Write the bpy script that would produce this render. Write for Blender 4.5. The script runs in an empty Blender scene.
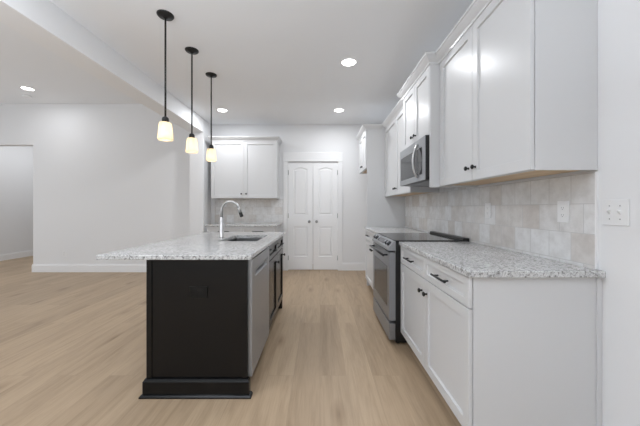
import bpy, bmesh, math
from mathutils import Vector, Matrix

S = bpy.context.scene
COL = S.collection
PI = math.pi

# ------------------------------------------------------------------ camera, light, exposure
EYE = 1.21
cam_data = bpy.data.cameras.new('camera')
cam_data.lens = 16.0
cam_data.sensor_width = 36.0
cam_data.shift_y = -5.0 / 640.0
cam_data.clip_start = 0.05
cam = bpy.data.objects.new('camera', cam_data)
cam.location = (0, 0, EYE)
cam.rotation_euler = (PI / 2, 0, 0)
COL.objects.link(cam)
S.camera = cam

world = bpy.data.worlds.new('world')
S.world = world
world.use_nodes = True
world.node_tree.nodes['Background'].inputs[0].default_value = (0.93, 0.965, 1.0, 1)
world.node_tree.nodes['Background'].inputs[1].default_value = 0.9

S.view_settings.view_transform = 'Standard'
S.view_settings.look = 'None'
S.view_settings.gamma = 1.0
S.view_settings.use_curve_mapping = False
S.view_settings.exposure = -0.03


def area(name, loc, rot, sx, sy, power, color=(1, 1, 1)):
    d = bpy.data.lights.new(name, 'AREA')
    d.shape = 'RECTANGLE'
    d.size = sx
    d.size_y = sy
    d.energy = power
    d.color = color
    o = bpy.data.objects.new(name, d)
    o.location = loc
    o.rotation_euler = rot
    COL.objects.link(o)
    return o


# unseen area lights standing in for daylight, behind and on the living-room side
area('daylight_fill_rear', (-0.9, -2.9, 0.95), (math.radians(92), 0, 0), 4.2, 1.5, 9, (0.87, 0.93, 1.0))
area('daylight_fill_left', (-7.2, 2.2, 1.4), (0, -math.radians(96), 0), 2.2, 4.6, 47, (0.87, 0.93, 1.0))
# added fill lights aimed up at the ceilings, imitating a bounced flash
area('ceiling_fill', (-1.4, -0.35, 1.6), (math.radians(184), 0, 0), 1.5, 0.9, 112, (0.83, 0.905, 1.0))
area('ceiling_fill_left', (-4.6, 0.2, 1.7), (math.radians(160), 0, 0), 2.4, 1.2, 15, (0.85, 0.925, 1.0))
DOWNLIGHT_W = 12.5
PENDANT_W = 0.30


# ------------------------------------------------------------------ materials
def mat(name, color=(0.8, 0.8, 0.8), rough=0.5, metal=0.0, spec=0.5, bump=0.0, bump_scale=40.0, coat=0.0, emit=None, strength=0.0):
    m = bpy.data.materials.new(name)
    m.use_nodes = True
    nt = m.node_tree
    b = nt.nodes['Principled BSDF']
    b.inputs['Base Color'].default_value = (*color, 1)
    b.inputs['Roughness'].default_value = rough
    b.inputs['Metallic'].default_value = metal
    b.inputs['Specular IOR Level'].default_value = spec
    b.inputs['Coat Weight'].default_value = coat
    if emit:
        b.inputs['Emission Color'].default_value = (*emit, 1)
        b.inputs['Emission Strength'].default_value = strength
    # faint procedural unevenness so that no surface is perfectly uniform
    tc = nt.nodes.new('ShaderNodeTexCoord')
    n = nt.nodes.new('ShaderNodeTexNoise')
    n.inputs['Scale'].default_value = bump_scale
    n.inputs['Detail'].default_value = 4
    nt.links.new(tc.outputs['Object'], n.inputs['Vector'])
    if bump > 0:
        bp = nt.nodes.new('ShaderNodeBump')
        bp.inputs['Strength'].default_value = bump
        bp.inputs['Distance'].default_value = 0.001
        nt.links.new(n.outputs['Fac'], bp.inputs['Height'])
        nt.links.new(bp.outputs['Normal'], b.inputs['Normal'])
    else:
        mr = nt.nodes.new('ShaderNodeMapRange')
        mr.inputs['To Min'].default_value = max(0, rough - 0.03)
        mr.inputs['To Max'].default_value = min(1, rough + 0.03)
        nt.links.new(n.outputs['Fac'], mr.inputs['Value'])
        nt.links.new(mr.outputs['Result'], b.inputs['Roughness'])
    return m


def node(nt, kind, **kw):
    n = nt.nodes.new(kind)
    for k, v in kw.items():
        if k in n.inputs:
            n.inputs[k].default_value = v
        else:
            setattr(n, k, v)
    return n


def ramp(nt, stops):
    r = nt.nodes.new('ShaderNodeValToRGB')
    el = r.color_ramp.elements
    while len(el) < len(stops):
        el.new(0.5)
    for e, (p, c) in zip(el, stops):
        e.position = p
        e.color = (*c, 1)
    return r


def mixrgb(nt, a, b, fac, mode='MIX'):
    m = nt.nodes.new('ShaderNodeMix')
    m.data_type = 'RGBA'
    m.blend_type = mode
    for sock, val in ((m.inputs[0], fac), (m.inputs[6], a), (m.inputs[7], b)):
        if hasattr(val, 'is_linked') or hasattr(val, 'links'):
            nt.links.new(val, sock)
        else:
            sock.default_value = val if isinstance(val, (int, float)) else (*val, 1)
    return m.outputs[2]


def floor_material():
    m = bpy.data.materials.new('oak_plank_floor')
    m.use_nodes = True
    nt = m.node_tree
    L = nt.links.new
    b = nt.nodes['Principled BSDF']
    tc = node(nt, 'ShaderNodeTexCoord')
    mp = node(nt, 'ShaderNodeMapping')
    mp.inputs['Rotation'].default_value = (0, 0, PI / 2)
    L(tc.outputs['Object'], mp.inputs['Vector'])
    br = node(nt, 'ShaderNodeTexBrick')
    br.offset = 0.37
    br.offset_frequency = 2
    br.inputs['Scale'].default_value = 1.0
    br.inputs['Brick Width'].default_value = 1.5
    br.inputs['Row Height'].default_value = 0.19
    br.inputs['Mortar Size'].default_value = 0.0012
    br.inputs['Mortar Smooth'].default_value = 0.3
    br.inputs['Color1'].default_value = (0.0, 0.0, 0.0, 1)
    br.inputs['Color2'].default_value = (1, 1, 1, 1)
    br.inputs['Mortar'].default_value = (0.5, 0.5, 0.5, 1)
    L(mp.outputs['Vector'], br.inputs['Vector'])
    plank = ramp(nt, [(0.0, (0.405, 0.296, 0.194)), (0.5, (0.443, 0.326, 0.215)), (1.0, (0.482, 0.358, 0.238))])
    L(br.outputs['Color'], plank.inputs['Fac'])
    # shift the grain of each plank
    sh = node(nt, 'ShaderNodeVectorMath', operation='MULTIPLY_ADD')
    L(br.outputs['Color'], sh.inputs[0])
    sh.inputs[1].default_value = (7.0, 3.0, 5.0)
    L(tc.outputs['Object'], sh.inputs[2])
    st = node(nt, 'ShaderNodeMapping')
    st.inputs['Scale'].default_value = (9.0, 0.75, 1.0)
    L(sh.outputs['Vector'], st.inputs['Vector'])
    g = node(nt, 'ShaderNodeTexNoise', Scale=1.6, Detail=7.0, Roughness=0.62, Distortion=0.9)
    L(st.outputs['Vector'], g.inputs['Vector'])
    gr = ramp(nt, [(0.30, (0.74, 0.72, 0.69)), (0.52, (1.0, 1.0, 1.0)), (0.72, (1.10, 1.10, 1.10))])
    L(g.outputs['Fac'], gr.inputs['Fac'])
    c1 = mixrgb(nt, plank.outputs['Color'], gr.outputs['Color'], 0.75, 'MULTIPLY')
    # fine pores
    st2 = node(nt, 'ShaderNodeMapping')
    st2.inputs['Scale'].default_value = (90.0, 4.0, 1.0)
    L(sh.outputs['Vector'], st2.inputs['Vector'])
    g2 = node(nt, 'ShaderNodeTexNoise', Scale=1.5, Detail=3.0, Roughness=0.5)
    L(st2.outputs['Vector'], g2.inputs['Vector'])
    gr2 = ramp(nt, [(0.3, (0.86, 0.85, 0.83)), (0.6, (1.0, 1.0, 1.0))])
    L(g2.outputs['Fac'], gr2.inputs['Fac'])
    c2 = mixrgb(nt, c1, gr2.outputs['Color'], 0.65, 'MULTIPLY')
    # sparse knots
    st3 = node(nt, 'ShaderNodeMapping')
    st3.inputs['Scale'].default_value = (2.6, 0.85, 1.0)
    L(sh.outputs['Vector'], st3.inputs['Vector'])
    v = node(nt, 'ShaderNodeTexVoronoi', Scale=0.8, voronoi_dimensions='2D')
    L(st3.outputs['Vector'], v.inputs['Vector'])
    kr = ramp(nt, [(0.0, (0.42, 0.36, 0.30)), (0.045, (0.74, 0.70, 0.66)), (0.11, (1, 1, 1))])
    L(v.outputs['Distance'], kr.inputs['Fac'])
    c3 = mixrgb(nt, c2, kr.outputs['Color'], 0.6, 'MULTIPLY')
    # seams
    c4 = mixrgb(nt, c3, (0.30, 0.22, 0.15), br.outputs['Fac'])
    sm = node(nt, 'ShaderNodeMath', operation='MULTIPLY')
    sm.inputs[1].default_value = 0.55
    L(br.outputs['Fac'], sm.inputs[0])
    c4 = mixrgb(nt, c3, (0.30, 0.22, 0.15), sm.outputs[0])
    L(c4, b.inputs['Base Color'])
    b.inputs['Roughness'].default_value = 0.42
    b.inputs['Specular IOR Level'].default_value = 0.35
    bp = node(nt, 'ShaderNodeBump', Strength=0.15, Distance=0.001)
    L(g2.outputs['Fac'], bp.inputs['Height'])
    L(bp.outputs['Normal'], b.inputs['Normal'])
    return m


def granite_material():
    m = bpy.data.materials.new('speckled_granite')
    m.use_nodes = True
    nt = m.node_tree
    L = nt.links.new
    b = nt.nodes['Principled BSDF']
    tc = node(nt, 'ShaderNodeTexCoord')
    n1 = node(nt, 'ShaderNodeTexNoise', Scale=60.0, Detail=5.0, Roughness=0.7, Distortion=0.5)
    L(tc.outputs['Object'], n1.inputs['Vector'])
    r1 = ramp(nt, [(0.36, (0.16, 0.155, 0.15)), (0.43, (0.42, 0.415, 0.41)), (0.50, (0.64, 0.64, 0.635)), (0.68, (0.78, 0.78, 0.775))])
    L(n1.outputs['Fac'], r1.inputs['Fac'])
    n2 = node(nt, 'ShaderNodeTexNoise', Scale=150.0, Detail=3.0, Roughness=0.7)
    L(tc.outputs['Object'], n2.inputs['Vector'])
    r2 = ramp(nt, [(0.36, (0.22, 0.215, 0.21)), (0.47, (1, 1, 1))])
    L(n2.outputs['Fac'], r2.inputs['Fac'])
    c = mixrgb(nt, r1.outputs['Color'], r2.outputs['Color'], 0.6, 'MULTIPLY')
    n3 = node(nt, 'ShaderNodeTexNoise', Scale=7.0, Detail=4.0, Roughness=0.6)
    L(tc.outputs['Object'], n3.inputs['Vector'])
    r3 = ramp(nt, [(0.35, (0.84, 0.84, 0.84)), (0.6, (1, 1, 1))])
    L(n3.outputs['Fac'], r3.inputs['Fac'])
    c = mixrgb(nt, c, r3.outputs['Color'], 0.8, 'MULTIPLY')
    L(c, b.inputs['Base Color'])
    b.inputs['Roughness'].default_value = 0.16
    b.inputs['Specular IOR Level'].default_value = 0.5
    return m


def tile_material(rot):
    """Handmade-look glazed wall tile in offset rows."""
    m = bpy.data.materials.new('glazed_wall_tile')
    m.use_nodes = True
    nt = m.node_tree
    L = nt.links.new
    b = nt.nodes['Principled BSDF']
    tc = node(nt, 'ShaderNodeTexCoord')
    sep = node(nt, 'ShaderNodeSeparateXYZ')
    L(tc.outputs['Object'], sep.inputs[0])
    cmb = node(nt, 'ShaderNodeCombineXYZ')
    ox = node(nt, 'ShaderNodeMath', operation='ADD')
    ox.inputs[1].default_value = 0.009
    oz = node(nt, 'ShaderNodeMath', operation='ADD')
    oz.inputs[1].default_value = -0.031
    L(sep.outputs['Y' if rot else 'X'], ox.inputs[0])
    L(sep.outputs['Z'], oz.inputs[0])
    L(ox.outputs[0], cmb.inputs['X'])
    L(oz.outputs[0], cmb.inputs['Y'])
    br = node(nt, 'ShaderNodeTexBrick')
    br.offset = 0.5
    br.inputs['Scale'].default_value = 1.0
    br.inputs['Brick Width'].default_value = 0.144
    br.inputs['Row Height'].default_value = 0.150
    br.inputs['Mortar Size'].default_value = 0.0020
    br.inputs['Mortar Smooth'].default_value = 0.2
    br.inputs['Color1'].default_value = (0, 0, 0, 1)
    br.inputs['Color2'].default_value = (1, 1, 1, 1)
    br.inputs['Mortar'].default_value = (0.5, 0.5, 0.5, 1)
    L(cmb.outputs[0], br.inputs['Vector'])
    r = ramp(nt, [(0.0, (0.62, 0.585, 0.555)), (0.3, (0.67, 0.65, 0.63)), (0.6, (0.71, 0.705, 0.70)), (1.0, (0.75, 0.75, 0.75))])
    L(br.outputs['Color'], r.inputs['Fac'])
    n = node(nt, 'ShaderNodeTexNoise', Scale=16.0, Detail=5.0, Roughness=0.6)
    L(tc.outputs['Object'], n.inputs['Vector'])
    nr = ramp(nt, [(0.3, (0.84, 0.825, 0.81)), (0.62, (1.05, 1.05, 1.05))])
    L(n.outputs['Fac'], nr.inputs['Fac'])
    c = mixrgb(nt, r.outputs['Color'], nr.outputs['Color'], 0.8, 'MULTIPLY')
    c = mixrgb(nt, c, (0.56, 0.55, 0.54), br.outputs['Fac'])
    L(c, b.inputs['Base Color'])
    b.inputs['Roughness'].default_value = 0.25
    bp = node(nt, 'ShaderNodeBump', Strength=0.3, Distance=0.002)
    inv = node(nt, 'ShaderNodeMath', operation='SUBTRACT')
    inv.inputs[0].default_value = 1.0
    L(br.outputs['Fac'], inv.inputs[1])
    L(inv.outputs[0], bp.inputs['Height'])
    L(bp.outputs['Normal'], b.inputs['Normal'])
    return m


def steel_material(name, color=(0.55, 0.55, 0.56), rough=0.3, axis=2, metal=1.0):
    m = bpy.data.materials.new(name)
    m.use_nodes = True
    nt = m.node_tree
    L = nt.links.new
    b = nt.nodes['Principled BSDF']
    b.inputs['Base Color'].default_value = (*color, 1)
    b.inputs['Metallic'].default_value = metal
    tc = node(nt, 'ShaderNodeTexCoord')
    mp = node(nt, 'ShaderNodeMapping')
    sc = [300.0, 300.0, 300.0]
    sc[axis] = 3.0
    mp.inputs['Scale'].default_value = sc
    L(tc.outputs['Object'], mp.inputs['Vector'])
    n = node(nt, 'ShaderNodeTexNoise', Scale=1.0, Detail=3.0)
    L(mp.outputs['Vector'], n.inputs['Vector'])
    mr = node(nt, 'ShaderNodeMapRange')
    mr.inputs['To Min'].default_value = rough - 0.06
    mr.inputs['To Max'].default_value = rough + 0.08
    L(n.outputs['Fac'], mr.inputs['Value'])
    L(mr.outputs['Result'], b.inputs['Roughness'])
    return m


def wood_material():
    m = bpy.data.materials.new('raw_maple')
    m.use_nodes = True
    nt = m.node_tree
    L = nt.links.new
    b = nt.nodes['Principled BSDF']
    tc = node(nt, 'ShaderNodeTexCoord')
    mp = node(nt, 'ShaderNodeMapping')
    mp.inputs['Scale'].default_value = (30, 2, 30)
    L(tc.outputs['Object'], mp.inputs['Vector'])
    n = node(nt, 'ShaderNodeTexNoise', Scale=1.0, Detail=5.0)
    L(mp.outputs['Vector'], n.inputs['Vector'])
    r = ramp(nt, [(0.3, (0.60, 0.42, 0.24)), (0.7, (0.74, 0.56, 0.36))])
    L(n.outputs['Fac'], r.inputs['Fac'])
    L(r.outputs['Color'], b.inputs['Base Color'])
    b.inputs['Roughness'].default_value = 0.5
    return m


def shade_material():
    """Frosted glass: lets the bulb's light through."""
    m = bpy.data.materials.new('frosted_glass_shade')
    m.use_nodes = True
    nt = m.node_tree
    L = nt.links.new
    out = nt.nodes['Material Output']
    nt.nodes.remove(nt.nodes['Principled BSDF'])
    tc = node(nt, 'ShaderNodeTexCoord')
    n = node(nt, 'ShaderNodeTexNoise', Scale=25.0, Detail=3.0)
    L(tc.outputs['Object'], n.inputs['Vector'])
    r = ramp(nt, [(0.3, (0.88, 0.80, 0.67)), (0.7, (0.93, 0.86, 0.73))])
    L(n.outputs['Fac'], r.inputs['Fac'])
    t = node(nt, 'ShaderNodeBsdfTranslucent')
    d = node(nt, 'ShaderNodeBsdfDiffuse')
    g = node(nt, 'ShaderNodeBsdfGlossy', Roughness=0.2)
    L(r.outputs['Color'], t.inputs['Color'])
    L(r.outputs['Color'], d.inputs['Color'])
    m1 = node(nt, 'ShaderNodeMixShader')
    m1.inputs[0].default_value = 0.3
    L(t.outputs[0], m1.inputs[1])
    L(d.outputs[0], m1.inputs[2])
    m2 = node(nt, 'ShaderNodeMixShader')
    m2.inputs[0].default_value = 0.04
    L(m1.outputs[0], m2.inputs[1])
    L(g.outputs[0], m2.inputs[2])
    L(m2.outputs[0], out.inputs['Surface'])
    return m


M = dict(
    wall=mat('wall_paint', (0.79, 0.79, 0.795), 0.75, spec=0.2, bump=0.06, bump_scale=220),
    ceiling=mat('ceiling_paint', (0.87, 0.882, 0.90), 0.9, spec=0.1, bump=0.05, bump_scale=200),
    beam=mat('beam_paint', (0.88, 0.885, 0.895), 0.75, spec=0.2, bump=0.05, bump_scale=200),
    trim=mat('trim_paint', (0.84, 0.84, 0.843), 0.4, spec=0.4),
    cabinet=mat('white_cabinet_paint', (0.65, 0.65, 0.653), 0.30, spec=0.22),
    door=mat('white_door_paint', (0.87, 0.87, 0.873), 0.42, spec=0.4),
    black=mat('black_cabinet_paint', (0.0045, 0.0046, 0.005), 0.24, spec=0.30),
    gap=mat('dark_recess', (0.02, 0.02, 0.02), 0.7, spec=0.2),
    metal=mat('matte_black_metal', (0.012, 0.012, 0.012), 0.42, metal=0.3, spec=0.5),
    nickel=steel_material('brushed_nickel', (0.52, 0.515, 0.51), 0.36),
    hinge=steel_material('satin_hinge_metal', (0.32, 0.32, 0.32), 0.35),
    steel=steel_material('brushed_stainless', (0.36, 0.37, 0.385), 0.36, axis=1, metal=0.6),
    steel_dark=steel_material('dark_stainless', (0.30, 0.31, 0.325), 0.36, axis=1, metal=0.6),
    sink=steel_material('sink_steel', (0.30, 0.30, 0.305), 0.3, axis=0),
    glass=mat('black_glass', (0.014, 0.014, 0.015), 0.08, spec=0.5),
    window_glass=mat('tinted_door_glass', (0.05, 0.052, 0.055), 0.14, spec=0.18),
    appliance=mat('black_enamel', (0.010, 0.010, 0.010), 0.3, spec=0.4),
    plastic=mat('white_plastic', (0.80, 0.80, 0.80), 0.3, spec=0.5),
    slot=mat('slot_shadow_plastic', (0.25, 0.25, 0.25), 0.5),
    bulb=mat('lit_bulb', (1, 1, 1), 0.5, emit=(1.0, 0.90, 0.76), strength=7.0),
    lens=mat('lit_lens', (1, 1, 1), 0.5, emit=(1.0, 0.98, 0.95), strength=9.0),
    black_plastic=mat('black_plastic', (0.0025, 0.0025, 0.0025), 0.4, spec=0.3),
    handle_steel=steel_material('black_stainless', (0.05, 0.05, 0.053), 0.3, axis=1),
    display=mat('display_glass', (0.03, 0.03, 0.035), 0.1, spec=0.6),
)
M['floor'] = floor_material()
M['granite'] = granite_material()
M['tile_side'] = tile_material(True)
M['tile_back'] = tile_material(False)
M['wood'] = wood_material()
M['shade'] = shade_material()


# ------------------------------------------------------------------ mesh helpers
class MB:
    """Collects shapes given in world coordinates and links them as one mesh."""

    def __init__(self):
        self.bm = bmesh.new()

    def _merge(self, t):
        me = bpy.data.meshes.new('t')
        t.to_mesh(me)
        t.free()
        self.bm.from_mesh(me)
        bpy.data.meshes.remove(me)

    def box(self, x0, x1, y0, y1, z0, z1, bev=0.0, seg=2):
        t = bmesh.new()
        bmesh.ops.create_cube(t, size=1.0)
        for v in t.verts:
            v.co = Vector(((x0 + x1) / 2 + v.co.x * (x1 - x0), (y0 + y1) / 2 + v.co.y * (y1 - y0), (z0 + z1) / 2 + v.co.z * (z1 - z0)))
        if bev > 0:
            bmesh.ops.bevel(t, geom=list(t.edges), offset=bev, segments=seg, affect='EDGES', profile=0.5)
        bmesh.ops.recalc_face_normals(t, faces=list(t.faces))
        self._merge(t)
        return self

    def lathe(self, prof, origin=(0, 0, 0), axis=(0, 0, 1), seg=24):
        """prof: (radius, height) pairs, spun about axis through origin."""
        t = bmesh.new()
        q = Vector((0, 0, 1)).rotation_difference(Vector(axis).normalized())
        o = Vector(origin)
        rings = []
        for r, h in prof:
            if r < 1e-6:
                rings.append([t.verts.new(o + q @ Vector((0, 0, h)))])
            else:
                rings.append([t.verts.new(o + q @ Vector((r * math.cos(2 * PI * k / seg), r * math.sin(2 * PI * k / seg), h))) for k in range(seg)])
        for a, b in zip(rings, rings[1:]):
            for k in range(seg):
                k2 = (k + 1) % seg
                if len(a) == 1 and len(b) == 1:
                    continue
                if len(a) == 1:
                    t.faces.new((a[0], b[k], b[k2]))
                elif len(b) == 1:
                    t.faces.new((a[k], a[k2], b[0]))
                else:
                    t.faces.new((a[k], a[k2], b[k2], b[k]))
        for f in t.faces:
            f.smooth = True
        bmesh.ops.recalc_face_normals(t, faces=list(t.faces))
        self._merge(t)
        return self

    def tube(self, pts, rad, seg=14):
        t = bmesh.new()
        pts = [Vector(p) for p in pts]
        n = len(pts)
        rads = rad if isinstance(rad, (list, tuple)) else [rad] * n
        tang = [(pts[min(i + 1, n - 1)] - pts[max(i - 1, 0)]).normalized() for i in range(n)]
        ref = Vector((0, 1, 0)) if abs(tang[0].y) < 0.9 else Vector((1, 0, 0))
        u = tang[0].cross(ref).normalized()
        rings = []
        for i in range(n):
            u = (u - tang[i] * u.dot(tang[i])).normalized()
            w = tang[i].cross(u)
            rings.append([t.verts.new(pts[i] + (u * math.cos(2 * PI * k / seg) + w * math.sin(2 * PI * k / seg)) * rads[i]) for k in range(seg)])
        for a, b in zip(rings, rings[1:]):
            for k in range(seg):
                f = t.faces.new((a[k], a[(k + 1) % seg], b[(k + 1) % seg], b[k]))
                f.smooth = True
        t.faces.new(rings[0])
        t.faces.new(rings[-1])
        bmesh.ops.recalc_face_normals(t, faces=list(t.faces))
        self._merge(t)
        return self

    def sweep(self, path, prof, z0=0.0):
        """Sweep a profile of (outward, up) pairs along a 2-D path, mitred; outward is to the right of travel."""
        t = bmesh.new()
        P = [Vector(p) for p in path]
        n = len(P)
        secs = []
        for i in range(n):
            def nrm(a, b):
                d = (b - a).normalized()
                return Vector((d.y, -d.x))
            if i == 0:
                m = nrm(P[0], P[1])
            elif i == n - 1:
                m = nrm(P[-2], P[-1])
            else:
                a, b = nrm(P[i - 1], P[i]), nrm(P[i], P[i + 1])
                m = (a + b).normalized()
                m = m / max(0.2, m.dot(a))
            secs.append([t.verts.new((P[i].x + m.x * o, P[i].y + m.y * o, z0 + h)) for o, h in prof])
        k = len(prof)
        for a, b in zip(secs, secs[1:]):
            for j in range(k):
                t.faces.new((a[j], a[(j + 1) % k], b[(j + 1) % k], b[j]))
        t.faces.new(secs[0])
        t.faces.new(secs[-1])
        bmesh.ops.recalc_face_normals(t, faces=list(t.faces))
        self._merge(t)
        return self

    def prism(self, poly, axis, a, b, bev=0.0):
        """Extrude a polygon of the two other axes from a to b along axis ('x','y','z')."""
        t = bmesh.new()

        def pt(p, s):
            return {'x': (s, p[0], p[1]), 'y': (p[0], s, p[1]), 'z': (p[0], p[1], s)}[axis]
        r0 = [t.verts.new(pt(p, a)) for p in poly]
        r1 = [t.verts.new(pt(p, b)) for p in poly]
        n = len(poly)
        for k in range(n):
            t.faces.new((r0[k], r0[(k + 1) % n], r1[(k + 1) % n], r1[k]))
        t.faces.new(r0)
        t.faces.new(r1)
        if bev > 0:
            bmesh.ops.bevel(t, geom=list(t.edges), offset=bev, segments=2, affect='EDGES', profile=0.5)
        bmesh.ops.recalc_face_normals(t, faces=list(t.faces))
        self._merge(t)
        return self

    def panelled(self, fr, w, h, t_, holes, prof):
        """A leaf w x h x t_ whose front has panels cut in: each hole outline is stepped by prof (inset, depth)."""
        t = bmesh.new()
        ch = 0.0015
        rings = [[(0, 0), (w, 0), (w, h), (0, h)]]
        back = [t.verts.new(fr(u, v, 0)) for u, v in rings[0]]
        side = [t.verts.new(fr(u, v, t_ - ch)) for u, v in rings[0]]
        front = [t.verts.new(fr(u, v, t_)) for u, v in [(ch, ch), (w - ch, ch), (w - ch, h - ch), (ch, h - ch)]]
        t.faces.new(back)
        for a, b in ((back, side), (side, front)):
            for k in range(4):
                t.faces.new((a[k], a[(k + 1) % 4], b[(k + 1) % 4], b[k]))
        edges = [t.edges.get((front[k], front[(k + 1) % 4])) for k in range(4)]
        for poly in holes:
            prev = None
            for ins, dep in [(0.0, 0.0)] + prof:
                q = inset(poly, ins)
                r = [t.verts.new(fr(u, v, t_ - dep)) for u, v in q]
                n = len(r)
                if prev is None:
                    edges += [t.edges.new((r[k], r[(k + 1) % n])) for k in range(n)]
                else:
                    for k in range(n):
                        t.faces.new((prev[k], prev[(k + 1) % n], r[(k + 1) % n], r[k]))
                prev = r
            t.faces.new(prev)
        bmesh.ops.triangle_fill(t, use_beauty=True, use_dissolve=False, edges=edges)
        bmesh.ops.recalc_face_normals(t, faces=list(t.faces))
        self._merge(t)
        return self

    def build(self, name, material, parent=None, label=None):
        me = bpy.data.meshes.new(name)
        if parent is not None:
            off = Vector(parent.location)
            pp = parent.parent
            while pp is not None:
                off += Vector(pp.location)
                pp = pp.parent
            bmesh.ops.translate(self.bm, verts=list(self.bm.verts), vec=-off)
        self.bm.to_mesh(me)
        self.bm.free()
        me.materials.append(material)
        o = bpy.data.objects.new(name, me)
        COL.objects.link(o)
        if parent is not None:
            o.parent = parent
        if label:
            o['label'] = label
        return o


def inset(poly, d):
    if d == 0:
        return list(poly)
    P = [Vector(p) for p in poly]
    n = len(P)
    out = []
    for i in range(n):
        a = (P[i] - P[i - 1]).normalized()
        b = (P[(i + 1) % n] - P[i]).normalized()
        na, nb = Vector((-a.y, a.x)), Vector((-b.y, b.x))
        m = (na + nb).normalized()
        m = m / max(0.3, m.dot(na))
        out.append((P[i].x + m.x * d, P[i].y + m.y * d))
    return out


def frame(face, x0, y0, z0):
    """Local (u along the face, v up, n out of the face) to world."""
    if face == 'x-':
        return lambda u, v, n: (x0 - n, y0 + u, z0 + v)
    if face == 'x+':
        return lambda u, v, n: (x0 + n, y0 + u, z0 + v)
    return lambda u, v, n: (x0 + u, y0 - n, z0 + v)


def thing(name, label, cat, loc, group=None, kind=None):
    o = bpy.data.objects.new(name, None)
    o.empty_display_size = 0.1
    COL.objects.link(o)
    o.location = loc
    o['label'] = label
    o['category'] = cat
    if group:
        o['group'] = group
    if kind:
        o['kind'] = kind
    return o


def tag(o, label, cat, group=None, kind=None):
    o['label'] = label
    o['category'] = cat
    if group:
        o['group'] = group
    if kind:
        o['kind'] = kind
    return o


def structure(name, mb, material, label, cat='wall'):
    return tag(mb.build(name, material), label, cat, kind='structure')


def copy_tree(o, parent=None):
    c = o.copy()
    COL.objects.link(c)
    if parent is not None:
        c.parent = parent
    for ch in list(o.children):
        copy_tree(ch, c)
    return c


NRM = {'x-': (-1, 0, 0), 'x+': (1, 0, 0), 'y-': (0, -1, 0)}


def rect(u0, u1, v0, v1):
    return [(u0, v0), (u1, v0), (u1, v1), (u0, v1)]


def shaker(name, face, x, u0, u1, z0, z1, material, parent, rail=0.057, t_=0.019, y=None):
    """A recessed-panel cabinet front; x is the plane it is hung on (or y for faces towards -Y)."""
    w, h = u1 - u0, z1 - z0
    fr = frame(face, x, u0, z0) if face != 'y-' else frame('y-', u0, y, z0)
    mb = MB()
    mb.panelled(fr, w, h, t_, [rect(rail, w - rail, rail, h - rail)], [(0.0015, 0.001), (0.004, 0.012)])
    return mb.build(name, material, parent)


def knob(parent, face, pos, material=None, r=0.0155):
    p = [(0.0, 0.0), (0.008, 0.0), (0.0075, 0.002), (0.0055, 0.008), (0.006, 0.013), (r * 0.85, 0.017), (r, 0.021), (r * 0.97, 0.026), (r * 0.7, 0.0295), (0.0, 0.031)]
    return MB().lathe(p, pos, NRM[face], 18).build('knob', material or M['metal'], parent)


def pull(parent, face, pos, half=0.095):
    """Bar pull lying along the face, on two posts."""
    n = Vector(NRM[face])
    al = Vector((1, 0, 0)) if face == 'y-' else Vector((0, 1, 0))
    p = Vector(pos)
    mb = MB()
    mb.tube([p + n * 0.030 - al * half, p + n * 0.030 + al * half], 0.0062, 12)
    for s in (-1, 1):
        b = p + al * s * (half - 0.03)
        mb.tube([b, b + n * 0.030], 0.0055, 10)
    return mb.build('pull_handle', M['metal'], parent)


CROWN = [(0.0, 0.0), (0.006, 0.0), (0.009, 0.016), (0.020, 0.026), (0.038, 0.046), (0.046, 0.060), (0.052, 0.062), (0.052, 0.078), (0.0, 0.078)]
BASE = [(0.0, 0.0), (0.014, 0.0), (0.014, 0.122), (0.010, 0.134), (0.008, 0.150), (0.0, 0.150)]

# ------------------------------------------------------------------ the room
W = 1.335            # right wall
YF = 5.52            # far kitchen wall
YL = 5.375           # living-room back wall
XL = -7.3            # living-room / hall left wall
ZK, ZL = 2.83, 3.18  # ceilings
BX0, BX1 = -2.364, -2.112
YR = -3.0            # rear limit

structure('floor', MB().box(XL - 0.2, W + 0.2, YR, 10.0, -0.1, 0.0), M['floor'], 'light oak plank floor running the length of the room', 'floor')
structure('ceiling', MB().box(BX1, W + 0.2, YR, YF + 0.2, ZK, ZK + 0.15), M['ceiling'], 'flat white kitchen ceiling with recessed lights', 'ceiling')
structure('ceiling_left', MB().box(XL - 0.2, BX0, YR, 10.0, ZL, ZL + 0.15), M['ceiling'], 'higher white ceiling of the living room left of the beam', 'ceiling')
structure('wall_right', MB().box(W, W + 0.15, YR, YF + 0.2, 0, ZK), M['wall'], 'pale right wall behind the cabinets and range', 'wall')
structure('wall_far', MB()
          .box(BX1, -0.62 - 0.02, YF, YF + 0.12, 0, ZK)
          .box(0.344 + 0.02, W, YF, YF + 0.12, 0, ZK)
          .box(-0.64, 0.364, YF, YF + 0.12, 2.125, ZK), M['wall'], 'pale far kitchen wall around the double doors', 'wall')
structure('wall_back', MB()
          .box(-5.42, BX0, YL, YL + 0.13, 0, ZL)
          .box(XL, -5.42, YL, YL + 0.13, 2.405, ZL), M['wall'], 'pale living-room back wall with a wide opening at its left', 'wall')
structure('wall_left', MB().box(XL - 0.15, XL, YR, 10.0, 0, ZL), M['wall'], 'pale wall seen through the opening at far left', 'wall')
structure('wall_hall', MB().box(XL, BX0, 9.85, 10.0, 0, ZL).box(-5.0, -4.87, YL + 0.13, 9.85, 0, ZL), M['wall'], 'pale hall wall beyond the opening', 'wall')
structure('trim_1', MB().box(BX0, BX1, YR, 5.15, 2.584, ZL + 0.1, 0.004), M['beam'], 'dropped white beam between kitchen and living room', 'beam')
structure('trim_2', MB().box(BX0, BX1, 5.151, YF + 0.12, 0, ZL + 0.1, 0.004), M['wall'], 'short white wall end that carries the beam', 'post')

# closet recess behind the double doors
structure('wall_closet', MB().box(-0.8, 0.5, YF + 0.6, YF + 0.65, 0, 2.3), M['wall'], 'closet back wall behind the double doors', 'wall')

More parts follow.
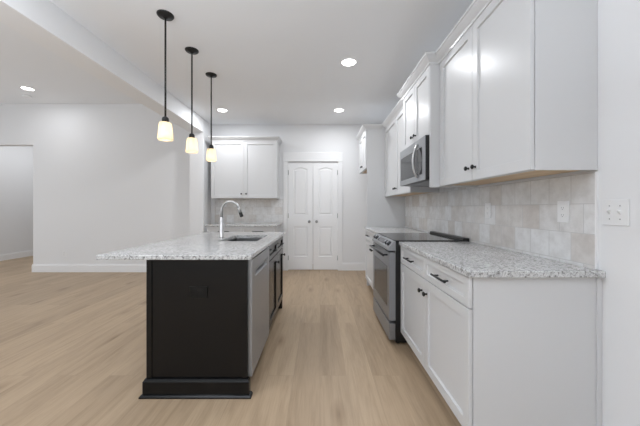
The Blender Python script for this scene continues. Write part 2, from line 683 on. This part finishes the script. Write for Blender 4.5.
# baseboards
structure('baseboard_far', MB().sweep([(0.432, YF - 0.0005), (W - 0.001, YF - 0.0005)], BASE), M['trim'], 'white baseboard along the far wall right of the doors', 'baseboard')
structure('baseboard_back', MB().sweep([(-5.4205, YL + 0.128), (-5.4205, YL - 0.0005), (BX0 - 0.001, YL - 0.0005)], BASE), M['trim'], 'white baseboard along the living-room back wall', 'baseboard')
structure('baseboard_left', MB().sweep([(XL + 0.0005, 0.0), (XL + 0.0005, 9.8)], BASE), M['trim'], 'white baseboard of the wall seen through the opening', 'baseboard')

# tile backsplashes
structure('trim_3', MB().box(W - 0.009, W - 0.0005, 1.372, 4.438, 0.905, 1.3835).box(W - 0.009, W - 0.0005, 2.45, 3.17, 1.3835, 1.47),
          M['tile_side'], 'beige and white glazed tile backsplash along the right wall', 'backsplash')
structure('trim_4', MB().box(W - 0.0105, W - 0.0005, 1.362, 1.3715, 0.916, 1.3835, 0.001), M['trim'], 'thin white strip that ends the tile backsplash', 'trim')
structure('trim_5', MB().box(-2.04, -0.715, YF - 0.009, YF - 0.0005, 0.905, 1.384), M['tile_back'], 'pale tile backsplash on the far wall behind the faucet', 'backsplash')

# double doors with casing
d = thing('door_1', 'white double doors with arched panels and round knobs in the far wall', 'door', (-0.138, YF, 0), kind='structure')
cas = MB()
for x0, x1 in ((-0.708, -0.622), (0.346, 0.432)):
    cas.box(x0, x1, YF - 0.018, YF - 0.0005, 0, 2.108, 0.003)
cas.box(-0.716, 0.440, YF - 0.022, YF - 0.0005, 2.109, 2.285, 0.003)
cas.build('casing', M['trim'], d)
jb = MB()
jb.box(-0.640, -0.6225, YF - 0.0005, YF + 0.12, 0, 2.108).box(0.3465, 0.364, YF - 0.0005, YF + 0.12, 0, 2.108).box(-0.640, 0.364, YF - 0.0005, YF + 0.12, 2.109, 2.1245)
jb.build('jamb', M['trim'], d)
LW = 0.4780
for i, u0 in enumerate((-0.6195, -0.1330)):
    u1 = u0 + LW
    mb = MB()
    ax0, ax1 = 0.105, LW - 0.105
    zt, rise = 1.985, 0.035
    arch = [(ax0, 1.06), (ax1, 1.06)]
    for k in range(13):
        s = k / 12
        x = ax1 + (ax0 - ax1) * s
        arch.append((x, zt - rise + rise * math.sin(PI * s) ** 1.2))
    mb.panelled(frame('y-', u0, YF + 0.045, 0.012), LW, 2.088, 0.035,
                [arch, rect(ax0, ax1, 0.255, 0.835)], [(0.008, 0.011), (0.018, 0.011), (0.044, 0.002)])
    leaf = mb.build('door_leaf', M['door'], d)
    kx = u1 - 0.068 if i == 0 else u0 + 0.068
    p = [(0, 0), (0.026, 0), (0.026, 0.004), (0.020, 0.008), (0.010, 0.010), (0.009, 0.028), (0.020, 0.036), (0.027, 0.046), (0.026, 0.056), (0.016, 0.062), (0, 0.063)]
    MB().lathe(p, (kx, YF + 0.0095, 0.948), (0, -1, 0), 24).build('door_knob', M['hinge'], leaf)
    hx = u0 + 0.001 if i == 0 else u1 - 0.001
    for hz in (0.24, 1.06, 1.90):
        MB().tube([(hx, YF + 0.0045, hz - 0.045), (hx, YF + 0.0045, hz + 0.045)], 0.0075, 10).build('hinge', M['hinge'], leaf)

# ------------------------------------------------------------------ right-hand run: base cabinets
DX = 0.708   # plane of the door fronts


def base_cabinet(name, label, y0, y1, group, loc_y):
    t = thing(name, label, 'cabinet', (1.03, loc_y, 0), group)
    bx = DX + 0.0195
    b = MB()
    b.box(bx + 0.004, W - 0.012, y0, y1, 0.114, 0.883, 0.001)
    b.build('body', M['cabinet'], t)
    MB().box(bx + 0.07, bx + 0.085, y0 + 0.001, y1 - 0.001, 0.0, 0.1135).box(bx + 0.085, W - 0.012, y0 + 0.001, y0 + 0.018, 0.0, 0.1135).build('toe_kick', M['cabinet'], t)
    ym = (y0 + y1) / 2
    g = 0.0022
    for a, c, s in ((y0 + 0.003, ym - g, 1), (ym + g, y1 - 0.003, -1)):
        dr = shaker('drawer', 'x-', bx - 0.0005, a, c, 0.733, 0.878, M['cabinet'], t, rail=0.038)
        pull(dr, 'x-', (DX, (a + c) / 2, 0.806))
        dd = shaker('door', 'x-', bx - 0.0005, a, c, 0.120, 0.726, M['cabinet'], t)
        ky = c - 0.042 if s == 1 else a + 0.042
        knob(dd, 'x-', (DX, ky, 0.640))
    return t


t = base_cabinet('base_cabinet', 'white base cabinet with two drawers and two doors in the right foreground', 1.352, 2.503, 'white base cabinets on the right', 1.92)
# finished end of the near cabinet, with its scribe moulding at the wall
MB().box(DX + 0.0195, W - 0.012, 1.3505, 1.3518, 0.0, 0.883).build('end_panel', M['cabinet'], t)
MB().box(W - 0.026, W - 0.001, 1.344, 1.350, 0.0, 0.8835, 0.002).build('scribe_moulding', M['cabinet'], t)
base_cabinet('base_cabinet', 'white base cabinet beyond the range, against the tall side panel', 3.281, 4.434, 'white base cabinets on the right', 3.85)


def countertop(label, x0, x1, y0, y1, notch=False):
    mb = MB()
    if notch:      # runs on to the wall beyond the end of the tile
        xw = W - 0.0008
        mb.prism([(x0, y0), (xw, y0), (xw, 1.351), (x1, 1.351), (x1, y1), (x0, y1)], 'z', 0.8845, 0.9145, 0.003)
    else:
        mb.box(x0, x1, y0, y1, 0.8845, 0.9145, 0.004, 3)
    o = mb.build('countertop', M['granite'])
    return tag(o, label, 'countertop', 'granite countertops')


countertop('speckled grey-white granite countertop in the right foreground, between range and wall end', 0.694, W - 0.0105, 1.326, 2.505, notch=True)
countertop('granite countertop beyond the range on the right', 0.694, W - 0.0105, 3.279, 4.436)

# ------------------------------------------------------------------ right-hand run: wall cabinets
UX = 1.012   # plane of the wall-cabinet door fronts


def wall_cabinet(label, y0, y1, x, z0, crown_path, loc, knob_z=0.085, name='wall_cabinet', seam=None):
    t = thing(name, label, 'cabinet', loc, 'white wall cabinets on the right wall')
    bx = x + 0.0195
    top = 2.428
    b = MB()
    b.box(bx + 0.003, W - 0.001, y0, y1, z0 + 0.012, top + 0.02, 0.001)
    for a, c in ((y0, y0 + 0.016), (y1 - 0.016, y1)):
        b.box(bx, W - 0.001, a, c, z0, z0 + 0.0121)
    b.box(bx, bx + 0.018, y0 + 0.016, y1 - 0.016, z0, z0 + 0.0121)
    b.build('body', M['cabinet'], t)
    MB().box(bx + 0.0182, W - 0.012, y0 + 0.0162, y1 - 0.0162, z0 + 0.007, z0 + 0.0118).build('underside', M['wood'], t, 'bare tan wood underside')
    ym = seam or (y0 + y1) / 2
    for a, c, s in ((y0 + 0.002, ym - 0.002, 1), (ym + 0.002, y1 - 0.002, -1)):
        dd = shaker('door', 'x-', bx - 0.0005, a, c, z0 + 0.002, top, M['cabinet'], t)
        knob(dd, 'x-', (x, (c - 0.040) if s == 1 else (a + 0.040), z0 + knob_z))
    MB().sweep(crown_path(bx), CROWN, top + 0.001).build('crown_moulding', M['cabinet'], t)
    return t


wall_cabinet('tall white two-door wall cabinet nearest the camera, above the near countertop', 1.366, 2.408, UX, 1.393,
             lambda bx: [(bx - 0.02, 2.408), (bx - 0.02, 1.366), (W - 0.001, 1.366)], (1.18, 1.88, 1.393), seam=1.893)
mc = wall_cabinet('short white two-door wall cabinet directly above the microwave', 2.432, 3.182, 0.932, 1.838,
                  lambda bx: [(W - 0.32, 3.205), (bx - 0.02, 3.205), (bx - 0.02, 2.412), (1.02, 2.412)], (1.14, 2.8, 1.838), knob_z=0.075)
MB().box(0.934, W - 0.001, 2.411, 2.4305, 1.386, 2.449, 0.0015).build('side_panel', M['cabinet'], mc)
wall_cabinet('white two-door wall cabinet beyond the microwave', 3.186, 4.434, UX, 1.385,
             lambda bx: [(bx - 0.02, 4.434), (bx - 0.02, 3.186)], (1.18, 3.8, 1.385))
fc = wall_cabinet('white cabinet above the empty refrigerator alcove by the far wall', 4.462, 5.205, 0.718, 1.835,
                  lambda bx: [(W - 0.001, 5.205), (bx - 0.02, 5.205), (bx - 0.02, 4.438), (W - 0.36, 4.438)], (1.03, 4.44, 0), knob_z=0.072)
MB().box(0.734, W - 0.001, 4.4385, 4.4605, 0.0, 2.449, 0.0015).build('side_panel', M['cabinet'], fc)

# ------------------------------------------------------------------ range
t = thing('range', 'stainless slide-in electric range with black glass top between the base cabinets', 'stove', (0.95, 2.88, 0))
RY0, RY1 = 2.512, 3.272
MB().box(0.668, 1.30, RY0, RY1, 0.02, 0.9, 0.002).build('body', M['appliance'], t, 'black side')
MB().box(0.662, 1.262, RY0 - 0.002, RY1 + 0.002, 0.9165, 0.924, 0.002).box(0.668, 1.262, RY0 + 0.002, RY1 - 0.002, 0.9, 0.9165).build('cooktop', M['glass'], t, 'black glass cooktop')
MB().box(1.262, 1.318, RY0 - 0.004, RY1 + 0.004, 0.9, 0.944, 0.006).build('rear_vent', M['appliance'], t)
# sloping control panel
cp = MB().prism([(0.668, 0.9155), (0.655, 0.9155), (0.604, 0.858), (0.604, 0.832), (0.668, 0.832)], 'y', RY0, RY1).build('control_panel', M['steel'], t)
sl = Vector((-0.0575, 0, 0.051)).normalized()
mid = Vector((0.6295, 0, 0.8868))
for ky in (RY0 + 0.07, RY0 + 0.155, RY1 - 0.155, RY1 - 0.07):
    o = Vector((mid.x, ky, mid.z))
    kb = MB().lathe([(0, 0), (0.025, 0), (0.025, 0.003), (0.021, 0.006), (0.019, 0.020), (0, 0.020)], o, sl, 24).build('control_knob', M['handle_steel'], t)
    MB().lathe([(0, 0.0203), (0.0165, 0.0203), (0.0155, 0.026), (0, 0.027)], o, sl, 24).build('knob_cap', M['steel'], kb)
dm = MB()
for a, b in ((0.0008, 0.0022),):
    e = Vector((0.051, 0, 0.0575)).normalized() * 0.025
    c0, c1 = mid - e, mid + e
    dm.prism([(c0.x + sl.x * a, c0.z + sl.z * a), (c1.x + sl.x * a, c1.z + sl.z * a), (c1.x + sl.x * b, c1.z + sl.z * b), (c0.x + sl.x * b, c0.z + sl.z * b)], 'y', RY0 + 0.24, RY1 - 0.24)
dm.build('display', M['display'], cp)
# oven door with its window and bar handle
od = MB()
fr = frame('x-', 0.667, RY0 + 0.002, 0.212)
od.panelled(fr, RY1 - RY0 - 0.004, 0.606, 0.055, [rect(0.075, 0.683, 0.10, 0.475)], [(0.002, 0.002)])
od = od.build('oven_door', M['steel_dark'], t)
MB().box(0.611, 0.6135, RY0 + 0.082, RY1 - 0.082, 0.317, 0.682).build('oven_window', M['window_glass'], od, 'dark oven window')
h = MB().tube([(0.570, RY0 + 0.05, 0.785), (0.570, RY1 - 0.05, 0.785)], 0.011, 14)
for hy in (RY0 + 0.075, RY1 - 0.075):
    h.tube([(0.6125, hy, 0.785), (0.570, hy, 0.785)], 0.009, 12)
h.build('oven_handle', M['handle_steel'], od)
MB().box(0.612, 0.667, RY0 + 0.002, RY1 - 0.002, 0.045, 0.188, 0.003).build('warming_drawer', M['steel_dark'], t)
for lx in (0.70, 1.26):
    for ly in (RY0 + 0.05, RY1 - 0.05):
        MB().lathe([(0, 0), (0.018, 0), (0.018, 0.0205), (0, 0.0205)], (lx, ly, 0), seg=12).build('leg', M['appliance'], t)

# ------------------------------------------------------------------ microwave
t = thing('microwave', 'stainless over-the-range microwave with a curved vertical handle', 'microwave', (1.1, 2.8, 1.45))
MY0, MY1 = 2.433, 3.181
MB().box(0.9030, W - 0.012, MY0, MY1, 1.452, 1.836, 0.004).build('body', M['appliance'], t, 'black casing')
md = MB()
md.panelled(frame('x-', 0.9026, MY0 + 0.001, 1.453), MY1 - MY0 - 0.002, 0.378, 0.0070, [rect(0.060, 0.722, 0.050, 0.298)], [(0.002, 0.002)])
md = md.build('door', M['steel'], t)
MB().box(0.8966, 0.8974, MY0 + 0.168, MY0 + 0.719, 1.507, 1.747).build('window', M['window_glass'], md, 'dark glass window')
MB().box(0.8966, 0.8974, MY0 + 0.066, MY0 + 0.165, 1.507, 1.747).build('control_panel', M['glass'], md, 'black control strip')
pts = []
for k in range(17):
    s = k / 16
    pts.append((0.8945 - 0.045 * math.sin(PI * s) ** 0.7, MY0 + 0.168, 1.487 + 0.30 * s))
MB().tube(pts, 0.011, 12).build('handle', M['nickel'], md)
MB().box(0.94, 1.28, MY0 + 0.05, MY1 - 0.05, 1.446, 1.4515).build('vent_grille', M['steel_dark'], t)

# ------------------------------------------------------------------ island
IX0, IX1, IY0, IY1 = -1.119, -0.469, 1.832, 3.475
t = thing('kitchen_island', 'black painted kitchen island base with plinth under the granite top', 'kitchen island', (-0.79, 2.6, 0))
b = MB()
b.box(IX0, IX1, IY0 + 0.006, IY0 + 0.024, 0.0, 0.883)
b.box(IX0, IX0 + 0.020, IY0 + 0.024, IY1, 0.0, 0.883)
b.box(IX0 + 0.02, IX1, IY1 - 0.02, IY1, 0.114, 0.883)
b.box(IX0 + 0.02, IX1, 2.488, 2.506, 0.114, 0.883)
b.box(IX0 + 0.02, IX1, 2.506, IY1 - 0.02, 0.114, 0.132)
b.box(IX1 - 0.02, IX1, 2.506, IY1 - 0.02, 0.735, 0.883)
b.box(IX1 - 0.02, IX1, 2.962, 3.003, 0.132, 0.735)
b.build('body', M['black'], t)
st = MB()
st.box(IX0, IX0 + 0.034, IY0, IY0 + 0.0058, 0.112, 0.883, 0.0015).build('corner_trim', M['black'], t)
MB().box(IX1 - 0.034, IX1, IY0, IY0 + 0.0058, 0.112, 0.883, 0.0015).build('corner_trim', M['black'], t)
PL = [(0.0, 0.0), (0.015, 0.0), (0.015, 0.096), (0.010, 0.104), (0.006, 0.112), (0.0, 0.112)]
SH = [(0.0155, 0.0), (0.031, 0.0), (0.030, 0.009), (0.024, 0.016), (0.0155, 0.019)]
# travel so that outward is to the right: far-left corner is reached last
path = [(IX1 + 0.0005, IY0 + 0.0235), (IX1 + 0.0005, IY0 - 0.0005), (IX0 - 0.0005, IY0 - 0.0005), (IX0 - 0.0005, IY1)]
path = path[::-1]
pth = [(x, y) for x, y in path]
MB().sweep(pth, PL).build('plinth', M['black'], t)
MB().sweep(pth, SH).build('shoe_moulding', M['black'], t)
MB().box(IX1 - 0.090, IX1 - 0.075, 2.506, IY1 - 0.06, 0.0, 0.1135).build('toe_kick', M['black'], t)
MB().box(IX1 - 0.09, IX1 + 0.012, IY1 - 0.058, IY1, 0.0, 0.1135, 0.003).build('foot', M['black'], t)
for a, c in ((2.510, 2.980), (2.984, 3.453)):
    f = shaker('false_drawer', 'x+', IX1 + 0.0005, a, c, 0.737, 0.876, M['black'], t, rail=0.038)
    pull(f, 'x+', (IX1 + 0.0195, (a + c) / 2, 0.806), 0.06)
    dd = shaker('door', 'x+', IX1 + 0.0005, a, c, 0.132, 0.729, M['black'], t)
    knob(dd, 'x+', (IX1 + 0.0195, c - 0.03, 0.650))

# dishwasher
t = thing('dishwasher', 'stainless dishwasher with pocket handle built into the black island', 'dishwasher', (-0.74, 2.17, 0))
MB().box(-1.03, -0.476, 1.872, 2.476, 0.10, 0.865).build('tub', M['appliance'], t)
fr = frame('x+', -0.4745, 1.862, 0.108)
dw = MB()
dw.panelled(fr, 0.622, 0.762, 0.030, [rect(0.10, 0.55, 0.632, 0.690)], [(0.004, 0.003), (0.012, 0.024)])
dw = dw.build('door', M['steel'], t)
MB().box(-0.4700, -0.4465, 1.975, 2.399, 0.778, 0.793, 0.002).build('pocket_handle', M['steel_dark'], dw)
MB().box(-0.54, -0.53, 1.872, 2.476, 0.0, 0.0995).build('toe_kick', M['appliance'], t)

# island countertop with the sink cut-out
SX0, SX1, SY0, SY1 = -0.915, -0.562, 2.525, 3.085


def rounded(x0, x1, y0, y1, r, n=5):
    out = []
    for cx, cy, a0 in ((x1 - r, y0 + r, -PI / 2), (x1 - r, y1 - r, 0), (x0 + r, y1 - r, PI / 2), (x0 + r, y0 + r, PI)):
        for k in range(n + 1):
            a = a0 + PI / 2 * k / n
            out.append((cx + r * math.cos(a), cy + r * math.sin(a)))
    return out


tb = bmesh.new()
outer = [(-1.402, 1.782), (-0.433, 1.782), (-0.433, 3.497), (-1.402, 3.497)]
hole = rounded(SX0, SX1, SY0, SY1, 0.03)
rings = {}
for key, zz in (('b', 0.8845), ('t', 0.9145)):
    e = []
    rr = []
    for poly, ins in ((outer, 0.003), (hole, 0.0)):
        q = inset(poly, ins)
        vs = [tb.verts.new((x, y, zz)) for x, y in q]
        e += [tb.edges.new((vs[k], vs[(k + 1) % len(vs)])) for k in range(len(vs))]
        rr.append(vs)
    bmesh.ops.triangle_fill(tb, use_beauty=True, use_dissolve=False, edges=e)
    rings[key] = rr
m0 = [tb.verts.new((x, y, 0.8875)) for x, y in outer]
m1 = [tb.verts.new((x, y, 0.9115)) for x, y in outer]
for a, c in ((rings['b'][0], m0), (m0, m1), (m1, rings['t'][0]), (rings['b'][1], rings['t'][1])):
    for k in range(len(a)):
        tb.faces.new((a[k], a[(k + 1) % len(a)], c[(k + 1) % len(a)], c[k]))
bmesh.ops.recalc_face_normals(tb, faces=list(tb.faces))
mbx = MB()
mbx._merge(tb)
tag(mbx.build('countertop', M['granite']), 'long granite island countertop overhanging to the left, with sink and faucet', 'countertop', 'granite countertops')

# undermount sink
t = thing('sink', 'stainless undermount sink set in the island countertop', 'sink', (-0.74, 2.8, 0.70))
sb = bmesh.new()
prev = None
lv = [(-0.012, 0.8822), (0.0, 0.8822), (0.004, 0.70), (0.03, 0.678)]
for ins, zz in lv:
    vs = [sb.verts.new((x, y, zz)) for x, y in inset(rounded(SX0 - 0.003, SX1 + 0.003, SY0 - 0.003, SY1 + 0.003, 0.035), ins)]
    if prev:
        for k in range(len(vs)):
            f = sb.faces.new((prev[k], prev[(k + 1) % len(vs)], vs[(k + 1) % len(vs)], vs[k]))
    prev = vs
sb.faces.new(prev)
bmesh.ops.recalc_face_normals(sb, faces=list(sb.faces))
mbx = MB()
mbx._merge(sb)
bo = mbx.build('basin', M['sink'], t)
sol = bo.modifiers.new('wall', 'SOLIDIFY')
sol.thickness = 0.0015
sol.offset = -1.0
MB().lathe([(0, 0.0), (0.03, 0.0), (0.042, 0.003), (0.044, 0.001), (0.044, 0.0)], (-0.74, 2.80, 0.6785), seg=24).build('drain', M['nickel'], t)

# faucet
t = thing('faucet', 'brushed nickel gooseneck pull-down faucet beside the island sink', 'faucet', (-0.985, 2.85, 0.9145))
fx, fy, fz = -0.985, 2.85, 0.915
MB().lathe([(0, 0), (0.028, 0), (0.028, 0.006), (0.0235, 0.010), (0.0235, 0.20), (0.019, 0.205), (0, 0.205)], (fx, fy, fz), seg=24).build('body', M['nickel'], t)
pts = [(fx, fy, fz + 0.20), (fx, fy, fz + 0.275)]
R = 0.085
for k in range(1, 17):
    a = PI - (PI * 0.91) * k / 16
    pts.append((fx + R + R * math.cos(a), fy, fz + 0.275 + R * math.sin(a)))
end = Vector(pts[-1])
dirv = (Vector(pts[-1]) - Vector(pts[-2])).normalized()
MB().tube(pts, 0.0135, 14).build('spout', M['nickel'], t)
e1 = end + dirv * 0.055
e2 = e1 + dirv * 0.045
MB().tube([end, end + dirv * 0.006, e1], [0.0145, 0.0165, 0.0175], 16).build('spray_head', M['nickel'], t)
MB().tube([e1 + dirv * 0.0005, e2 - dirv * 0.005, e2], [0.0175, 0.0175, 0.014], 16).build('nozzle', M['metal'], t, 'black nozzle tip')
MB().tube([(fx, fy + 0.0225, fz + 0.12), (fx, fy + 0.05, fz + 0.12)], 0.013, 14).tube([(fx, fy + 0.042, fz + 0.12), (fx, fy + 0.052, fz + 0.19)], 0.006, 10).build('lever', M['nickel'], t)

# ------------------------------------------------------------------ far-wall cabinets behind the island
t = thing('base_cabinet', 'white base cabinet against the far wall, mostly hidden by the island', 'cabinet', (-1.37, 5.2, 0))
MB().box(-1.955, -0.775, 4.935, YF - 0.012, 0.114, 0.883, 0.001).build('body', M['cabinet'], t)
MB().box(-1.955, -0.775, 5.0, 5.015, 0, 0.1135).build('toe_kick', M['cabinet'], t)
for a, c, s in ((-1.952, -1.367, 1), (-1.363, -0.778, -1)):
    dr = shaker('drawer', 'y-', None, a, c, 0.732, 0.879, M['cabinet'], t, rail=0.038, y=4.9345)
    pull(dr, 'y-', ((a + c) / 2, 4.9155, 0.806))
    dd = shaker('door', 'y-', None, a, c, 0.120, 0.727, M['cabinet'], t, y=4.9345)
    knob(dd, 'y-', (c - 0.042 if s == 1 else a + 0.042, 4.9155, 0.64))
countertop('granite countertop on the far-wall cabinet behind the faucet', -1.975, -0.750, 4.895, YF - 0.0105)

t = thing('wall_cabinet', 'white two-door wall cabinet on the far wall left of the double doors', 'cabinet', (-1.385, 5.35, 1.385))
b = MB()
b.box(-1.99, -0.785, 5.2095, YF - 0.001, 1.397, 2.448, 0.001)
b.box(-1.99, -1.974, 5.2095, YF - 0.001, 1.385, 1.3971).box(-0.801, -0.785, 5.2095, YF - 0.001, 1.385, 1.3971).box(-1.974, -0.801, 5.2095, 5.228, 1.385, 1.3971)
b.build('body', M['cabinet'], t)
MB().box(-1.9738, -0.8012, 5.2282, YF - 0.012, 1.392, 1.3968).build('underside', M['wood'], t)
for a, c, s in ((-1.988, -1.389, 1), (-1.386, -0.787, -1)):
    dd = shaker('door', 'y-', None, a, c, 1.387, 2.428, M['cabinet'], t, y=5.209)
    knob(dd, 'y-', (c - 0.042 if s == 1 else a + 0.042, 5.190, 1.468))
MB().sweep([(-0.785, YF - 0.001), (-0.785, 5.190), (-1.99, 5.190), (-1.99, YF - 0.001)][::-1], CROWN, 2.429).build('crown_moulding', M['cabinet'], t)

# ------------------------------------------------------------------ pendants
def make_pendant():
    t = thing('pendant_light', '', 'pendant light', (0, 0, 0), 'pendant lights above the island')
    z0 = ZK
    MB().lathe([(0, 0), (0.066, 0), (0.066, -0.006), (0.060, -0.014), (0.022, -0.020), (0.012, -0.030), (0, -0.031)], (0, 0, z0 - 0.0005), seg=28).build('canopy', M['metal'], t)
    MB().tube([(0, 0, z0 - 0.028), (0, 0, 1.972)], 0.0075, 12).build('rod', M['metal'], t)
    MB().lathe([(0, 0.05), (0.012, 0.05), (0.024, 0.040), (0.027, 0.030), (0.027, 0.0), (0, 0.0)], (0, 0, 1.925), seg=24).build('socket_cap', M['metal'], t)
    prof = [(0.025, 0.147), (0.041, 0.146), (0.0475, 0.140), (0.051, 0.115), (0.054, 0.08), (0.0575, 0.035), (0.0595, 0.012), (0.058, 0.003), (0.0555, 0.0)]
    inner = [(r - 0.003, h) for r, h in prof[::-1][1:-1]]
    sh = MB().lathe(prof + [(0.0535, 0.001)] + inner, (0, 0, 1.779), seg=32).build('glass_shade', M['shade'], t, 'frosted glowing glass shade')
    MB().lathe([(0, 0.055), (0.012, 0.05), (0.013, 0.02), (0.017, 0.004), (0.026, -0.018), (0.0255, -0.030), (0.020, -0.042), (0, -0.050)], (0, 0, 1.868), seg=20).build('bulb', M['bulb'], sh)
    ld = bpy.data.lights.new('bulb_light', 'POINT')
    ld.energy = PENDANT_W
    ld.color = (1.0, 0.88, 0.72)
    ld.shadow_soft_size = 0.03
    lo = bpy.data.objects.new('bulb_light', ld)
    lo.location = (0, 0, 1.806)
    COL.objects.link(lo)
    lo.parent = t
    return t


pd = make_pendant()
for i, (x, y, lab) in enumerate(((-1.296, 2.385, 'black pendant with frosted shade nearest the camera, largest of the three'),
                                 (-1.315, 2.92, 'middle black pendant with frosted shade hanging over the island'),
                                 (-1.321, 3.455, 'smallest and farthest black pendant, in front of the far wall cabinet'))):
    o = pd if i == 0 else copy_tree(pd)
    o.location = (x, y, 0)
    o['label'] = lab


# ------------------------------------------------------------------ recessed lights
def make_downlight():
    t = thing('recessed_light', '', 'ceiling light', (0, 0, 0), 'recessed ceiling lights')
    MB().lathe([(0.076, -0.003), (0.078, -0.006), (0.094, -0.004), (0.096, -0.0005), (0.076, -0.0005), (0.076, -0.003)], seg=32).build('trim_ring', M['trim'], t)
    MB().lathe([(0, -0.0035), (0.0755, -0.0035), (0.0755, -0.001), (0, -0.001)], seg=32).build('lens', M['lens'], t)
    ld = bpy.data.lights.new('downlight', 'AREA')
    ld.shape = 'DISK'
    ld.size = 0.14
    ld.energy = DOWNLIGHT_W
    ld.color = (0.93, 0.96, 1.0)
    lo = bpy.data.objects.new('downlight', ld)
    lo.location = (0, 0, -0.012)
    COL.objects.link(lo)
    lo.parent = t
    return t


dl = make_downlight()
spots = [(0.32, 3.16, ZK, 'bright round recessed light nearest the camera in the kitchen ceiling'),
         (0.315, 4.71, ZK, 'recessed light in the kitchen ceiling above the double doors'),
         (-1.62, 4.71, ZK, 'recessed light in the kitchen ceiling above the far wall cabinet'),
         (-4.82, 4.69, ZL, 'recessed light in the living-room ceiling left of the beam'),
         (-1.62, 1.2, ZK, 'added unseen recessed light before the near end of the island'),  # out of frame, added for more light in the kitchen
         (-4.82, 1.8, ZL, 'added unseen recessed light in the living-room ceiling, left of the viewer'),  # out of frame, added to light the living room
         (-6.3, 7.3, ZL, 'added unseen recessed light in the hall ceiling beyond the opening'),  # hidden above the opening, added to light the hall
         (-6.3, 6.2, ZL, 'added unseen recessed light in the hall ceiling just past the opening')]  # second hidden fixture, added to brighten the hall further
for i, (x, y, z, lab) in enumerate(spots):
    o = dl if i == 0 else copy_tree(dl)
    o.location = (x, y, z)
    o['label'] = lab
    if z == ZL:      # output set weaker on the living-room side, stronger in the hall
        for ch in o.children:
            if ch.type == 'LIGHT':
                ch.data = ch.data.copy()
                ch.data.energy = 5.0 if y < YL else 12.0

o = MB().lathe([(0, -0.032), (0.045, -0.031), (0.056, -0.022), (0.060, -0.006), (0.064, -0.0005), (0, -0.0005)], (-5.13, 4.98, ZL), seg=28).build('smoke_detector', M['plastic'])
tag(o, 'faint white smoke detector beside the living-room recessed light', 'smoke detector')


# ------------------------------------------------------------------ outlets and switches
def outlet(face, pos, label, material, slot_m, vertical=True, group='wall outlets', name='outlet'):
    t = thing(name, label, 'outlet', pos, group)
    n = Vector(NRM[face])
    al = Vector((1, 0, 0)) if face == 'y-' else Vector((0, 1, 0))
    up = Vector((0, 0, 1))
    if not vertical:
        al, up = up, al
    p = Vector(pos)

    def bx(mb, a0, a1, u0, u1, n0, n1, bev):
        c = [p + al * a + up * u + n * k for a in (a0, a1) for u in (u0, u1) for k in (n0, n1)]
        mb.box(min(v.x for v in c), max(v.x for v in c), min(v.y for v in c), max(v.y for v in c), min(v.z for v in c), max(v.z for v in c), bev)
        return mb
    bx(MB(), -0.036, 0.036, -0.058, 0.058, 0.0005, 0.006, 0.0015).build('cover_plate', material, t)
    for s in (-1, 1):
        so = bx(MB(), -0.0165, 0.0165, s * 0.0195 - 0.014, s * 0.0195 + 0.014, 0.0061, 0.0078, 0.0006).build('socket', material, t)
        sm = MB()
        for k in (-1, 1):
            bx(sm, k * 0.0065 - 0.0012, k * 0.0065 + 0.0012, s * 0.0195 - 0.002, s * 0.0195 + 0.006, 0.0079, 0.0082, 0)
        bx(sm, -0.0025, 0.0025, s * 0.0195 - 0.009, s * 0.0195 - 0.005, 0.0079, 0.0082, 0)
        sm.build('slots', slot_m, so)
    return t


outlet('x-', (W - 0.009, 1.547, 1.19), 'white outlet on the tile backsplash nearest the camera', M['plastic'], M['slot'])
outlet('x-', (W - 0.009, 2.24, 1.19), 'white outlet on the tile backsplash nearer the range', M['plastic'], M['slot'])
outlet('y-', (-4.83, YL, 0.345), 'white outlet low on the living-room back wall', M['plastic'], M['slot'])
outlet('y-', (-0.785, IY0 + 0.0058, 0.667), 'black outlet set sideways in the island end panel', M['black_plastic'], M['gap'], vertical=False)

t = thing('light_switch', 'white two-gang toggle switch plate on the right wall beyond the tile', 'light switch', (W, 1.283, 1.19))
MB().box(W - 0.0062, W - 0.0005, 1.283 - 0.058, 1.283 + 0.058, 1.19 - 0.059, 1.19 + 0.059, 0.0018).build('cover_plate', M['plastic'], t)
for s in (-1, 1):
    y = 1.283 + s * 0.023
    MB().prism([(W - 0.0064, 1.181), (W - 0.0064, 1.199), (W - 0.017, 1.203), (W - 0.018, 1.197)], 'y', y - 0.0045, y + 0.0045).build('toggle', M['plastic'], t)
    for k in (-1, 1):
        MB().lathe([(0, 0.0012), (0.0025, 0.001), (0.003, 0)], (W - 0.0063, y, 1.19 + k * 0.030), (-1, 0, 0), 12).build('screw', M['slot'], t)
